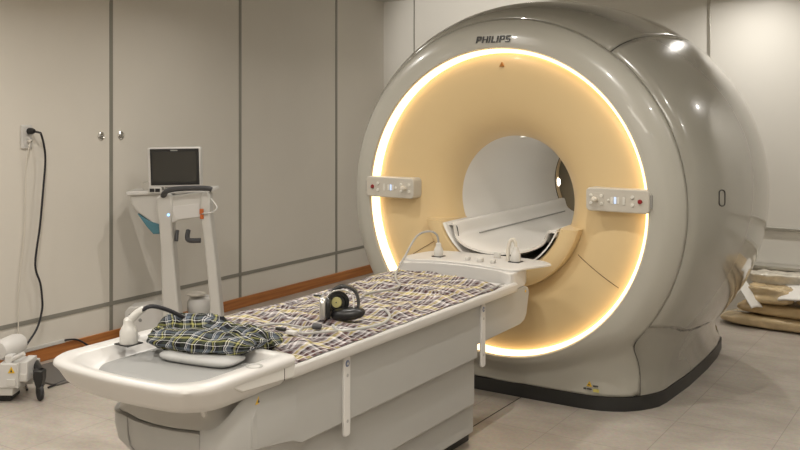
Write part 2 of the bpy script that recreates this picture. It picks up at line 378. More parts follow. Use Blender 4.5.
# inner dark core seen only in the panel gaps
mb = MB(); ys = [.115, .16]+[.25+.1*i for i in range(16)]
def corept(y, a):
    e = edge_y(min(a, 2*PI-a)); y = max(y, e+.03) if e > .101 else y
    return cyl(y, a, RB(y)-.014)
amax = {y: math.acos((.53-ZI)/RB(y)) for y in ys}
mb.grid([[corept(y, (amax[y]*(2*k/96-1)) % (2*PI)) for k in range(97)] for y in ys]); mb.build('inner_core', M['core'], g)
TA = R(37)
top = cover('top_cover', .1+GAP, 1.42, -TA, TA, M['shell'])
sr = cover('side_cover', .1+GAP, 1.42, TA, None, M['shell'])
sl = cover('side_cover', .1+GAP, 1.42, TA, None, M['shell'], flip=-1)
mb = MB(); K = 14
for fl in (1, -1):
    rows = [[cyl(1.42+GAP+(.43-GAP)*i/K, fl*(thend(1.42+GAP+(.43-GAP)*i/K)*k/56)) for k in range(57)] for i in range(K+1)]
    rows.append([(p[0]*.55, 1.9, ZI+(p[2]-ZI)*.55) for p in rows[-1]])
    rows.append([(p[0]*.7, 1.905, ZI+(p[2]-ZI)*.7) for p in rows[-1]])
    mb.grid(rows)
me = mb.mesh('rear_cover', fix=True); link('rear_cover', me, M['shell'], g, ang=50)
# front shell: annulus widening into the foot
FR = [(.838, .0), (.868, .004), (.92, .018), (.96, .045), (.984, .072), (1.0, .10)]
def fy(r, x, z):
    p = sinterp(FR, min(r, 1.0)); c = sinterp(CX, abs(x))
    w = 1-sstep(.18, .44, z)
    if z > .44: return p
    # lower part fuller: follows the foot's plan
    q = max(0, (r-.838)/.12); foot = c*sstep(0, 1, q*1.0)
    foot = min(foot, c)
    return p*(1-w)+foot*w
NT = 240; rows = []
for j in range(17):
    row = []
    for k in range(NT+1):
        th = 2*PI*k/NT; s, c = math.sin(th), math.cos(th); b = 1.0
        if c < 0:
            b2 = min(.712/max(abs(s), 1e-6), (ZI-.075)/max(-c, 1e-6)); b = max(1.0, b2)
        t = j/16; r = .838+(b-.838)*t
        x, z = r*s, ZI+r*c
        row.append((x, fy(r, x, z), z))
    rows.append(row)
rows.insert(0, [(p[0]*.832/.838, .012, ZI+(p[2]-ZI)*.832/.838) for p in rows[0]])
me = MB().grid(rows).mesh('front_cover', fix=False, weld=True)
if me.polygons[NT*8+3].normal.y > 0: me.flip_normals()
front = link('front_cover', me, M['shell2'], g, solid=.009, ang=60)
# foot sides joined flush to the barrel
W0 = [(.245, .716), (.30, .750), (.36, .775), (.45, .788), (.8, .808), (1.2, .806), (1.5, .79), (1.75, .755), (1.83, .68)]
for fl in (1, -1):
    rows = []
    for i in range(25):
        y = .25+(1.83-.25)*i/24; x0 = interp(W0, y); z1 = interp(ZCUT, y)+.03
        xb = math.sqrt(max(.01, RB(y)**2-(ZI-z1)**2))-.014
        xb = x0+(xb-x0)*sstep(.2, .5, y) if y < .5 else xb
        row = []
        for k in range(9):
            t = k/8; row.append((fl*(x0+(xb-x0)*(1-math.cos(t*PI/2))*.9+(xb-x0)*.1*t), y, .075+(z1-.075)*t))
        rows.append(row)
    rows = [r for r in rows if r[0][1] >= .42]; base_row = rows[0]; first = []
    for k in range(9):
        z = .075+(.50-.075)*k/8; w_ = 1-sstep(.18, .44, z); xe = .712 if z < ZI-.702 else math.sqrt(1-(ZI-z)**2)
        first.append((fl*(xe-.001-(.010 if k == 8 else 0)), .1*(1-w_)+sinterp(CX, xe)*w_+.003, z))
    mid = []
    for i in range(1, 6):
        q = i/6; qx = math.sin(q*PI/2)
        mid.append([(a[0]+(b[0]-a[0])*qx, a[1]+(b[1]-a[1])*q, a[2]+(b[2]-a[2])*q) for a, b in zip(first, base_row)])
    rows = [[(fl*(abs(p[0])-.02), p[1], p[2]) for p in first], first]+mid+rows
    rows.append([(0, 1.84, p[2]) for p in rows[-1]])
    me = MB().grid(rows).mesh('foot_cover', fix=False)
    if me.polygons[100].normal.x*fl < 0: me.flip_normals()
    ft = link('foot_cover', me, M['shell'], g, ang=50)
    MB().tube([(p[0]+fl*.001, p[1]-.002, p[2]) for p in first[:-1]], .0022, 6, sm=2).build('seam', M['core'], ft)
fp = [(x, sinterp(CX, x)) for x in (0, .2, .4, .5, .55, .6, .65, .69, .715)]+[(x, y) for y, x in W0[1:]]+[(.55, 1.85)]
fp = [(x+.004*(x > .1), y-.004*(y < 1)) for x, y in fp]
loop = fp+[(-x, y) for x, y in fp[::-1] if x > 0]
MB().prism(loop, 'z', 0, .072).build('skirt', M['skirt'], g, ang=25)
# flare (dish)
DP = [(.8095, .072), (.804, .062), (.788, .055), (.75, .048), (.70, .044), (.64, .046), (.58, .054), (.52, .070), (.47, .092), (.425, .124), (.39, .162), (.365, .205), (.352, .255)]
mb = MB(); mb.grid([[cyl(y, 2*PI*k/128, r) for k in range(129)] for r, y in DP]); mb.build('bore_flare', M['dish'], g)
mb = MB(); mb.grid([[cyl(y, 2*PI*k/128, r) for k in range(129)] for r, y in [(.8305, .012), (.828, .020), (.820, .032), (.811, .038), (.809, .068)]])
ring = mb.build('light_ring', M['glow'], g)
mb = MB(); mb.grid([[cyl(y, 2*PI*k/96, r) for k in range(97)] for r, y in [(.353, .256), (.350, .265), (.350, .8), (.350, 1.60)]]); mb.build('bore_liner', M['liner'], g)
mb = MB(); mb.grid([[cyl(y, 2*PI*k/96, r) for k in range(97)] for r, y in [(.352, 1.606), (.360, 1.66), (.378, 1.73), (.41, 1.79), (.47, 1.84), (.64, 1.875)]]); mb.build('rear_flare', M['dish'], g)
mb = MB(); mb.grid([[cyl(y, 2*PI*k/96, r) for k in range(97)] for r, y in [(.3495, 1.594), (.3475, 1.6), (.3495, 1.607)]]); mb.build('rear_gasket', M['core'], g)
for a in (-14, 14):  # lamps added inside the bore to brighten its liner
    MB().grid([[cyl(y, R(a)+R(-3+6*k/4), .3475) for k in range(5)] for y in (.5, 1.3)]).build('added_bore_lamp', M['dim'], g)
ld = bpy.data.lights.new('bore', 'AREA'); ld.shape = 'RECTANGLE'; ld.size = .1; ld.size_y = .8; ld.energy = .8; ld.color = (1, .96, .90)
lo = bpy.data.objects.new('added_bore_light', ld); C.objects.link(lo); lo.location = (0, .9, ZI+.335)
MB().lathe([(.0005, .012), (.022, .010), (.028, .004), (.03, 0)], c=(-.368, 1.70, 1.04), axis=(.9, .2, 0), n=24, cap=False).build('rear_bright_spot', M['lamp'], g)  # glowing disc added for the bright spot at the bore's far end
# amber cradle crescent under the bore
zt = .945-ZI
def cres(r): return math.acos(zt/r)
rows = []
for r, y in [(.350, .26), (.356, .18), (.366, .10), (.378, .03), (.392, .012), (.43, .008), (.462, .012), (.474, .022), (.478, .10)]:
    a = cres(r); rows.append([cyl(y, a+(2*PI-2*a)*k/64, r) for k in range(65)])
mb = MB(); mb.grid(rows)
nr = len(rows)
for e in (0, 64): mb.add([rows[i][e] for i in range(nr)], [tuple(range(nr))])
cr = mb.build('flare_cradle', M['dish'], g, ang=40)
def seam_pts(l, off=.001):
    out = []
    for x, z in l:
        r = math.hypot(x, z-ZI); tab = sorted((a, b) for a, b in DP); out.append((x, sinterp(tab, r)-off, z))
    return out
for fl in (1, -1):
    MB().tube(seam_pts([(fl*(.437+(.665-.437)*k/10), .812-(.812-.665)*k/10) for k in range(11)]), .0015, 6, sm=1).build('seam', M['seam'], cr)
# bridge inside the bore
sec = [(-.318, .905), (-.335, .925), (-.300, .932), (-.285, .925), (-.270, .880), (-.245, .855), (-.18, .828), (-.09, .812), (0, .807)]
sec = sec+[(-x, z) for x, z in sec[-2::-1]]
secP = crom([(x, 0, z) for x, z in sec], 3)
def lip(x): return .02-.10*max(0, 1-(x/.30)**2)**.8+.02
rows = []
for t in (0, .02, .2, .5, 1):
    rows.append([(p.x, lip(p.x)*(1-t)+1.62*t, p.z+.006*t) for p in secP])
fr = [(p.x, lip(p.x)+.003, p.z-.014) for p in secP]; fr2 = [(p.x, lip(p.x)+.02, p.z-.016) for p in secP]
rows = [fr2, fr]+rows
br = MB().grid(rows).build('bridge', M['bridge'], g, ang=50)
MB().grid([[(p.x*.95, lip(p.x)+.022, p.z-.013) for p in secP[8:-8]], [(p.x*.93, lip(p.x)+.022, p.z-.026) for p in secP[8:-8]]]).build('bridge_gasket', M['core'], br, solid=.004)
MB().grid([[cyl(y, R(112)+R(136)*k/48, r) for k in range(49)] for y, r in ((.012, .372), (.02, .362), (.10, .351), (.3, .3495))]).build('bridge_shroud', M['liner'], g)
for fl in (1, -1): MB().tube([(fl*.235, .25, .857), (fl*.235, 1.5, .860)], .004, 6, sm=1).build('bridge_rail', M['grey'], br)
# control panels on the flare
def control(fl):
    x0, x1 = .518, .846
    rot = Matrix.Translation((0, 0, 0))
    pl = rrect(x0, x1, 1.058, 1.176, .022, 5)
    pl = [(fl*x, z) for x, z in pl]
    p = MB().prism(pl, 'y', -.022, .07).build('control_panel', M['panel'], g, bevel=.006, seg=3)
    y = -.022
    def disc(x, z, r, m, nm, h=.006): return MB().lathe([(.0005, h), (r*.8, h), (r, h*.6), (r, -.002)], c=(fl*x, y, z), axis=(0, -1, 0), n=18, cap=False).build(nm, m, p)
    q = [(fl*a, b) for a, b in rrect(.535, .612, 1.081, 1.153, .006)]
    MB().prism(q, 'y', y-.0015, y+.004).build('keypad_plate', M['panel'], p, bevel=.001)
    for a in (.546, .601):
        for b in (1.098, 1.137): disc(a, b, .0085, M['button'], 'button')
    MB().lathe([(.013, 0), (.010, .012), (.013, .02), (.014, .032), (.009, .038), (.0005, .039)], c=(fl*.573, y, 1.116), axis=(0, -1, .15), n=18, cap=False).build('joystick', M['knob'], p)
    disc(.638, 1.116, .007, M['button'], 'button')
    for a in (.656, .688): MB().prism([(fl*u, v) for u, v in rrect(a-.006, a+.006, 1.099, 1.133, .004)], 'y', y-.004, y).build('button', M['button'], p, bevel=.0015)
    MB().prism([(fl*u, v) for u, v in rrect(.667, .678, 1.100, 1.134, .002)], 'y', y-.002, y).build('display', M['lcd'], p)
    MB().prism([(fl*u, v) for u, v in rrect(.712, .724, 1.096, 1.137, .005)], 'y', y-.004, y).build('button', M['button'], p, bevel=.0015)
    for b in (1.098, 1.137): disc(.762, b, .009, M['button'], 'button')
    d = disc(.80, 1.117, .0115, M['red'], 'stop_button', .009)
    MB().prism([(fl*u, v) for u, v in rrect(.846, .856, 1.085, 1.15, .003)], 'y', -.01, .05).build('panel_hinge', M['grey2'], p)
control(1); control(-1)
# lettering
def text(s, name, size, loc, rot, m, parent, shear=0, offset=0, ext=.001, width=None):
    cu = bpy.data.curves.new(name, 'FONT'); cu.body = s; cu.size = size; cu.align_x = 'CENTER'; cu.align_y = 'CENTER'; cu.extrude = ext; cu.shear = shear; cu.offset = offset
    to = bpy.data.objects.new(name, cu); C.objects.link(to); bpy.context.view_layer.update()
    me = bpy.data.meshes.new_from_object(to.evaluated_get(bpy.context.evaluated_depsgraph_get()))
    bpy.data.objects.remove(to); me.name = name
    if width:
        xs = [v.co.x for v in me.vertices]; k = width/(max(xs)-min(xs))
        for v in me.vertices: v.co.x *= k
    me.transform(Matrix.Translation(loc) @ rot)
    for mm in list(me.materials): pass
    me.materials.clear(); me.materials.append(m)
    o = bpy.data.objects.new(name, me); C.objects.link(o); o.parent = parent
    if parent.type == 'EMPTY': o.matrix_parent_inverse = INV[parent.name]
    return o
rx = Matrix.Rotation(R(90), 4, 'X')
def letters(word, width, h, t, loc, rot, m, parent):
    W = {'P': .72, 'H': .80, 'I': .21, 'L': .60, 'S': .70}; gap = .20
    tot = sum(W[c] for c in word)+gap*(len(word)-1); k = width/tot; x = -width/2; mb = MB(); M4 = Matrix.Translation(loc) @ rot
    def bar(x0, x1, z0, z1): mb.prism([(a+.14*b, b) for a, b in ((x0, z0), (x1, z0), (x1, z1), (x0, z1))], 'y', -.001, .003, M4)
    for c in word:
        w = W[c]*k; m_ = t*.85
        if c in 'PHIL': bar(x, x+t, -h/2, h/2)
        if c == 'H': bar(x+w-t, x+w, -h/2, h/2); bar(x+t, x+w-t, -m_/2, m_/2)
        if c == 'L': bar(x+t, x+w, -h/2, -h/2+m_)
        if c == 'P': bar(x+t, x+w-t*.3, h/2-m_, h/2); bar(x+t, x+w-t*.3, -h*.12, -h*.12+m_); bar(x+w-t, x+w, -h*.06, h/2-m_*.4)
        if c == 'S':
            bar(x+t*.4, x+w, h/2-m_, h/2); bar(x+t*.3, x+w-t*.3, -m_/2, m_/2); bar(x, x+w-t*.4, -h/2, -h/2+m_)
            bar(x, x+t, m_*.2, h/2-m_*.4); bar(x+w-t, x+w, -h/2+m_*.4, -m_*.2)
        x += w+gap*k
    return mb.build('brand_lettering', m, parent, smooth=False)
letters('PHILIPS', .205, .037, .0068, (-.022, .0015, 1.952), Matrix.Rotation(R(-10), 4, 'X'), M['letter'], front)
def tri(cx, y, cz, s): return [(cx-s, cz-s*.8), (cx+s, cz-s*.8), (cx, cz+s)]
MB().prism(tri(.01, 0, 1.815, .014), 'y', .038, .05).build('isocentre_mark', M['amber'], g)
# warning stickers low on the front cover
yl = .1
MB().prism(tri(.486, 0, .134, .0145), 'y', .104, .112).build('warning_triangle', M['yellow'], front)
MB().prism(tri(.486, 0, .1335, .006), 'y', .1035, .1045).build('warning_mark', M['letter'], front)
MB().prism([(.507, .124), (.533, .124), (.533, .130), (.507, .130)], 'y', .106, .114).build('caution_text', M['letter'], front)
MB().prism([(.507, .098), (.538, .098), (.538, .112), (.507, .112)], 'y', .106, .114).build('yellow_sticker', M['lemon'], front)
MB().prism([(.455, .104), (.468, .104), (.468, .113), (.455, .113)], 'y', .104, .112).build('caution_text', M['letter'], front)
MB().prism([(.473, .106), (.499, .106), (.499, .111), (.473, .111)], 'y', .104, .112).build('caution_text', M['letter'], front)
# oval handle recess on the right cover
def hit(px, py):
    d = Vector((-math.sin(R(YAW)), math.cos(R(YAW)), 0))+Vector((math.cos(R(YAW)), math.sin(R(YAW)), 0))*(px-400)/F-Vector((0, 0, 1))*(py-104)/F
    t = 3.0
    while t < 9:
        p = CAM+d*t
        if .2 < p.y < 1.8 and math.hypot(p.x, p.z-ZI) < RB(p.y)+.001: return p
        t += .002
def oval(cx, cy, w, h, n=28):
    out = []
    for k in range(n):
        a = 2*PI*k/n; x = w*math.cos(a); y = h*math.sin(a); y = y if abs(y) < h-w else y
        # stadium outline
        sx = w*math.cos(a); sy = (h-w)*(1 if math.sin(a) > 0 else -1)+w*math.sin(a)
        p = hit(cx+sx, cy+sy)
        if p is not None: out.append(p)
    return out
op = oval(722, 198, 2.9, 8)
if len(op) > 20: MB().tube([tuple(p) for p in op]+[tuple(op[0])], .0032, 6, sm=1).build('handle_recess_rim', M['core'], sr)

# ------------------------------------------------------------------ patient table
t = thing('patient_table', 'long white and grey patient table docked to the scanner bore', 'patient table', (0, -1.3, 0))
# plinth and stepped lower body
MB().box(-.17, .17, -2.0, -.625, 0, .07).build('plinth', M['skirt'], t, bevel=.004)
MB().box(-.235, .235, -2.2, -.70, .075, .215).build('lower_body', M['grey'], t, bevel=.006)
MB().box(-.265, .265, -2.15, -.745, .222, .44).build('middle_body', M['grey'], t, bevel=.006)
# upper side panels: profile in (y,z), curved up at the head end
def sidep(fl):
    top = [(-2.50, .585), (-2.455, .60), (-2.40, .655), (-2.34, .685), (-2.25, .693), (-1.5, .693), (-.30, .693), (-.26, .68), (-.235, .66), (-.27, .55), (-.30, .525), (-.36, .512), (-.78, .505), (-.80, .448), (-1.75, .448), (-2.05, .448), (-2.07, .43), (-2.09, .40), (-2.10, .35), (-2.2, .37), (-2.30, .42)]
    return top
for fl in (1, -1):
    a, b = (.262, .302) if fl > 0 else (-.302, -.262)
    pts = [(-2.30, .600), (-2.27, .655), (-2.22, .685), (-2.15, .693), (-1.5, .693), (-.28, .693), (-.245, .68), (-.235, .655), (-.265, .55), (-.29, .525), (-.34, .512), (-.785, .508), (-.785, .449), (-1.79, .449), (-2.05, .449), (-2.10, .47), (-2.30, .50)]
    if fl < 0: pts = [(max(p[0], -2.12), p[1]) for p in pts]
    MB().prism(pts, 'x', a, b).build('side_panel', M['grey'], t, bevel=.005)
MB().box(-.255, .255, -2.25, -.80, .45, .688).build('lift_housing', M['grey2'], t, bevel=.004)
MB().box(-.262, .262, -.80, -.30, .53, .688).build('carriage', M['grey2'], t, bevel=.004)
# rounded head-end column: lofted plan
def plan(hw, yf, yb, z, n=10, bow=.03):
    out = []
    for k in range(n+1):
        a = PI/2*k/n; out.append((hw-(.16)*(1-math.sin(PI/2-a)) if 0 else hw-.13+.13*math.cos(a), yf+.17-.17*math.sin(a), z))
    for k in range(1, 4): out.append(((hw-.13)*(1-k/2) , yf-bow*(1-(1-k/2)**2), z)) if abs(1-k/2) < 1 else None
    for k in range(n+1):
        a = PI/2*(1-k/n); out.append((-(hw-.13+.13*math.cos(a)), yf+.17-.17*math.sin(a), z))
    out += [(-hw, yb, z), (hw, yb, z)]
    return out
MB().loft([plan(.17, -2.19, -2.0, .10), plan(.20, -2.25, -2.0, .25), plan(.27, -2.37, -2.0, .42), plan(.292, -2.405, -2.0, .47), plan(.299, -2.413, -2.0, .52), plan(.300, -2.415, -2.0, .565)]).build('head_column', M['grey'], t, ang=50)
MB().loft([plan(.292, -2.40, -2.0, .569), plan(.285, -2.385, -2.0, .60), plan(.25, -2.36, -2.0, .645), plan(.235, -2.35, -2.0, .70)]).build('head_neck', M['white2'], t, ang=50)
for fl in (1,):
    rows = []
    for k in range(21):
        a = R(82)*k/20; x = .174+.13*math.cos(a); y = -2.245-.174*math.sin(a)
        zt2 = .693-.112*sstep(.12, .85, k/20); rows.append([(fl*x, y, .50), (fl*x, y, .52), (fl*x, y, zt2-.012), (fl*(x-.006), y+.004, zt2)])
    rows.insert(0, [(fl*.303, -2.08, .50), (fl*.303, -2.08, .52), (fl*.303, -2.08, .681), (fl*.298, -2.08, .693)])
    MB().grid(rows).build('shoulder_cover', M['grey'], t, ang=50)
# vertical joints on the column
for x, y in ((-.13, -2.426), (.19, -2.417)):
    MB().tube([(x, y, .567), (x, y+.001, .52), (x*.97, y+.010, .47), (x*.9, y+.045, .42)], .0024, 6).build('joint', M['grey2'], t)
# long tabletop with raised rims
prof = [(-.30, .690), (.30, .690), (.330, .694), (.337, .706), (.337, .730), (.331, .737), (.315, .737), (.300, .724), (-.300, .724), (-.315, .737), (-.331, .737), (-.337, .730), (-.337, .706), (-.330, .694)]
MB().prism(prof, 'y', -2.135, -.44).build('tabletop', M['white'], t, bevel=.002)
# head tray
def tl(hw, y0, y1, rad, z, bow=.035, n=8):
    out = []
    for cx, cy, a in ((hw-.02, y1-.02, 0), (-hw+.02, y1-.02, 90), (-hw+rad, y0+rad, 180), (hw-rad, y0+rad, 270)):
        r_ = .02 if a < 180 else rad
        for k in range(n+1):
            q = R(a+90*k/n); out.append((cx+r_*math.cos(q), cy+r_*math.sin(q), z))
        if a == 180:
            w = hw-rad
            for k in range(1, 8):
                x = -w+2*w*k/8; out.append((x, y0, z))
    res = []
    for x, y, z_ in out:
        f = max(0, 1-(x/hw)**2)*bow*(1 if y < (y0+y1)/2 else 0)
        res.append((x, y-f, z_))
    return res
ml = MB().loft([tl(.235, -2.50, -2.17, .08, .722), tl(.255, -2.525, -2.165, .09, .73), tl(.282, -2.553, -2.16, .09, .765), tl(.288, -2.559, -2.155, .09, .7715), tl(.337, -2.583, -2.128, .095, .772), tl(.345, -2.592, -2.125, .10, .766), tl(.347, -2.594, -2.125, .10, .756), tl(.338, -2.58, -2.13, .10, .740), tl(.325, -2.562, -2.14, .10, .705), tl(.30, -2.53, -2.15, .10, .675), tl(.26, -2.48, -2.17, .10, .662)])
tray = ml.build('head_tray', M['white'], t, ang=60)
MB().prism([(-2.45, .748), (-2.38, .712), (-2.13, .698), (-2.125, .76), (-2.45, .76)], 'x', .28, .338).build('tray_skirt', M['white2'], tray, bevel=.006)
MB().prism([(-2.45, .748), (-2.38, .712), (-2.13, .698), (-2.125, .76), (-2.45, .76)], 'x', -.338, -.28).build('tray_skirt', M['white2'], tray, bevel=.006)
MB().box(.3375, .3385, -2.185, -2.182, .702, .757).build('joint', M['core'], tray, smooth=False)
MB().loft([tl(.232, -2.497, -2.175, .08, .723, n=6), tl(.228, -2.49, -2.18, .08, .733, n=6), tl(.19, -2.45, -2.2, .08, .739, n=6)]).build('tray_pad', M['pad'], tray, ang=60)
for x, y in ((.312, -2.30), (-.31, -2.25)):
    MB().lathe([(.018, .0), (.026, .0015), (.028, .0005)], c=(x, y, .7722), n=24, cap=False).build('grip_hole', M['grey'], tray)
for fl in (1, -1):
    MB().lathe([(.001, -.03), (.009, -.022), (.011, .02), (.012, .05)], c=(fl*.21, -2.42, .655), n=14).build('tray_latch', M['white2'], tray)
# vertical docking strips with badges
for y in (-1.80, -.745):
    s = MB().prism(rrect(y-.019, y+.019, .400, .688, .012), 'x', .300, .312).build('latch_strip', M['white'], t, bevel=.003)
    MB().lathe([(.0005, .002), (.011, .002), (.012, 0)], c=(.312, y, .663), axis=(1, 0, 0), n=20, cap=False).build('badge', M['blue'], s)
    MB().lathe([(.0085, .0022), (.0095, .0026), (.0085, .003)], c=(.312, y, .663), axis=(1, 0, 0), n=20, cap=False).build('badge_ring', M['button'], s)
    MB().lathe([(.005, .0022), (.001, .0032)], c=(.312, y, .663), axis=(1, 0, 0), n=12, cap=False).build('badge_emblem', M['button'], s)
    for z in (.62, .455): MB().lathe([(.0005, .001), (.006, .001), (.0065, 0)], c=(.312, y, z), axis=(1, 0, 0), n=14, cap=False).build('screw', M['grey'], s)
MB().prism([(-2.283, .643), (-2.257, .643), (-2.27, .668)], 'x', .295, .3028).build('warning_triangle', M['yellow'], t)
MB().prism([(-2.275, .647), (-2.265, .647), (-2.27, .659)], 'x', .302, .3034).build('warning_mark', M['letter'], t)
MB().prism([(-.285, .672), (-.272, .672), (-.272, .66), (-.285, .66)], 'x', .30, .3028).build('carriage_mark', M['yellow'], t)
# foot-end connector block
bl = [(-.33, -.46), (-.20, -.385), (0, -.36), (.20, -.40), (.305, -.46), (.305, -.36), (.285, -.24), (.20, -.16), (-.20, -.16), (-.33, -.30)]
blk = MB().prism([(p.x, p.y) for p in crom([(x, y, 0) for x, y in bl], 3, True)], 'z', .695, .779).build('connector_block', M['white'], t, bevel=.004)
bt = [(-.375, -.34), (-.30, -.40), (-.16, -.362), (0, -.35), (.18, -.385), (.30, -.40), (.325, -.30), (.375, -.17), (.37, -.13), (.27, -.065), (0, -.05), (-.27, -.06), (-.35, -.13)]
MB().prism([(p.x, p.y) for p in crom([(x, y, 0) for x, y in bt], 4, True)], 'z', .778, .790).build('block_top', M['white'], blk, bevel=.004, seg=3)
for x, y, w, d, h in ((-.03, -.27, .022, .03, .018), (.05, -.285, .03, .03, .022), (.125, -.285, .022, .03, .02), (.07, -.13, .035, .018, .03)):
    MB().box(x-w/2, x+w/2, y-d/2, y+d/2, .789, .79+h).build('latch_knob', M['white2'], blk, bevel=.006, seg=3)
MB().box(.285, .30, -.75, -.50, .7375, .7395).build('table_slot', M['grey2'], t, bevel=.001)

# ------------------------------------------------------------------ coil connectors
def connector(name, x, y, z, lean, cabpts, cm, lab, rcab=.005, s=1.0):
    t = thing(name, lab, 'connector', (x, y, z))
    ax = Vector((lean[0], lean[1], 1)).normalized()
    MB().lathe([(.001, 0), (.029*s, 0), (.031*s, .006), (.030*s, .045*s), (.024*s, .058*s), (.019*s, .066*s), (.017*s, .085*s), (.010*s, .092*s), (.001, .093*s)], c=(x, y, z), axis=(lean[0]*.3, lean[1]*.3, 1), n=24, cap=False).build('housing', M['white2'], t)
    MB().box(x-.035*s, x+.035*s, y-.034*s, y+.034*s, z, z+.004).build('socket_base', M['black'], t, bevel=.001)
    MB().tube(cabpts, rcab, 10).build('cable', cm, t)
    return t
zc_ = .772
tc_ = connector('coil_connector', -.235, -2.33, zc_, (.0, .0), [(-.235, -2.33, zc_+.08), (-.210, -2.308, zc_+.105), (-.18, -2.285, .900), (-.155, -2.24, .886), (-.13, -2.195, .858), (-.115, -2.15, .825), (-.10, -2.11, .79)], M['cable'], 'white bottle-shaped plug with black cable on the head tray corner', .0075)
MB().tube([(-.24, -2.335, zc_+.07), (-.215, -2.31, zc_+.105), (-.198, -2.293, zc_+.12)], .014, 12, taper=(1.1, .8)).build('strain_relief', M['white2'], tc_)
tc_ = connector('coil_connector', -.215, -.255, .790, (0, 0), [(-.215, -.255, .865), (-.222, -.262, .905), (-.25, -.29, .925), (-.285, -.36, .905), (-.27, -.50, .82), (-.22, -.66, .765), (-.13, -.80, .762), (-.02, -.95, .762), (-.06, -1.14, .762), (-.03, -1.22, .764)], M['gcable'], 'white plug with looping grey cable at the far corner of the table end', .0055, .8)
tc_ = connector('coil_connector', .205, -.19, .790, (0, 0), [(.205, -.19, .855), (.203, -.19, .885), (.192, -.192, .905), (.176, -.195, .893), (.168, -.198, .86), (.166, -.2, .82), (.166, -.2, .79)], M['wcable'], 'white plug with short arched cream cable at the near corner of the table end', .009, .85)

# ------------------------------------------------------------------ plaid sheet on the table
def nz(x, y, z=0): return noise.noise(Vector((x, y, z)))
def folds(x, y):
    wx = x+.05*nz(x*4, y*4, 3); wy = y+.08*nz(x*3, y*3, 7)
    h = 0
    for k, (f, a, ang) in enumerate(((6, .016, 75), (12, .010, 55), (24, .005, 100), (45, .002, 20))):
        c, s = math.cos(R(ang)), math.sin(R(ang))
        u = (wx*c+wy*s)*f; v = (-wx*s+wy*c)*f*.22
        h += a*(1-abs(nz(u, v, k*11.3))*2.2)
    return h
def fabric(name, NX, NY, fn, m, parent=None, solid=.0015):
    vs, uvs = [], []
    for j in range(NY+1):
        for i in range(NX+1):
            p, uv = fn(i/NX, j/NY); vs.append(p); uvs.append(uv)
    fs = [(j*(NX+1)+i, j*(NX+1)+i+1, (j+1)*(NX+1)+i+1, (j+1)*(NX+1)+i) for j in range(NY) for i in range(NX)]
    me = bpy.data.meshes.new(name); me.from_pydata(vs, [], fs); L = me.uv_layers.new(name='UVMap')
    for p in me.polygons:
        for li in p.loop_indices: L.data[li].uv = uvs[me.loops[li].vertex_index]
    return link(name, me, m, parent, solid=solid, ang=80)
def sheet_fn(u, v):
    y = -2.13+1.65*v+.012*nz(u*6, 1.3)*(1 if v > .5 else 1)
    xl = -.335+.03*nz(v*5, 4.1)-.012*math.sin(v*9); xr = .330-.020*abs(nz(v*7, 9.2))-.02*sstep(.85, 1, v)
    x = xl+(xr-xl)*u
    if v > .93: y += .03*nz(u*4, 8.8)+.02*math.sin(u*5)
    y += -.05*sstep(.9, 1, v)*u*.6
    e = min(u, 1-u)/.13; e = min(1, e); e2 = min(1, min(v, 1-v)/.02)
    h = max(0, folds(x, y)+.008)
    z = .7252+h*(.12+.88*e*e2)+.010*(1-e)*(x < -.30)
    z += .0125*max(0, min(1, (x-.299)/.016))
    if x < -.296 or x > .312: z = max(z, .7390)
    return (x, y, z), (x+.02*nz(x*4, y*4, 2)+.004*nz(x*14, y*14, 5)+.5, y+.03*nz(x*3, y*3, 6)+.006*nz(x*13, y*13, 8)+3)
sh = fabric('plaid_sheet', 110, 260, sheet_fn, M['sheet'])
tag(sh, 'pale grey yellow and brown plaid sheet spread along the table', 'sheet')

# dark plaid shirt: crumpled rolls of cloth
def heap(cx, cy, ln, wd, H, rot, seed, z0, twist=0, bend=0, NX=110, NY=64):
    cr, sr_ = math.cos(R(rot)), math.sin(R(rot))
    def fn(u, v):
        t = 2*u-1; f = 2*PI*v; s_ = max(.02, 1-abs(t)**3.5)**.5
        wob = 1+.22*nz(t*1.8, seed)+.10*nz(t*4, math.cos(f), seed+2)
        fold = (1-2.2*abs(nz(t*2.2+f*.25, f*1.1, seed+5)))*.30+(1-2.2*abs(nz(t*5, f*1.6+t*2, seed+9)))*.14
        r = s_*wob*(1+fold*.8)
        ly = wd*math.cos(f)*r+bend*t*t; lz = H*(.5+.5*math.sin(f)*min(1.25, r))+ (H*.10*fold if math.sin(f) > 0 else 0)
        lx = ln*t*(1+.05*nz(f, seed+1))+.012*nz(f*1.2, t*3, seed+7)
        uu = ln*t*1.05+.010*nz(t*3, f, seed+11)+twist*f*wd; vv = f*(wd+H*.5)*.62+.012*nz(t*3, f*.7, seed+13)
        return (cx+lx*cr-ly*sr_, cy+lx*sr_+ly*cr, z0+max(0, lz)), (uu+2+seed, vv+2)
    return fn, NX, NY
def merge_fabric(name, parts, m):
    vs, fs, uvs = [], [], []
    for fn, NX, NY in parts:
        o = len(vs)
        for j in range(NY+1):
            for i in range(NX+1):
                p, q = fn(i/NX, j/NY); vs.append(p); uvs.append(q)
        fs += [(o+j*(NX+1)+i, o+j*(NX+1)+i+1, o+(j+1)*(NX+1)+i+1, o+(j+1)*(NX+1)+i) for j in range(NY) for i in range(NX)]
    me = bpy.data.meshes.new(name); me.from_pydata(vs, [], fs); L = me.uv_layers.new(name='UVMap')
    for p in me.polygons:
        for li in p.loop_indices: L.data[li].uv = uvs[me.loops[li].vertex_index]
    return link(name, me, m, ang=70)
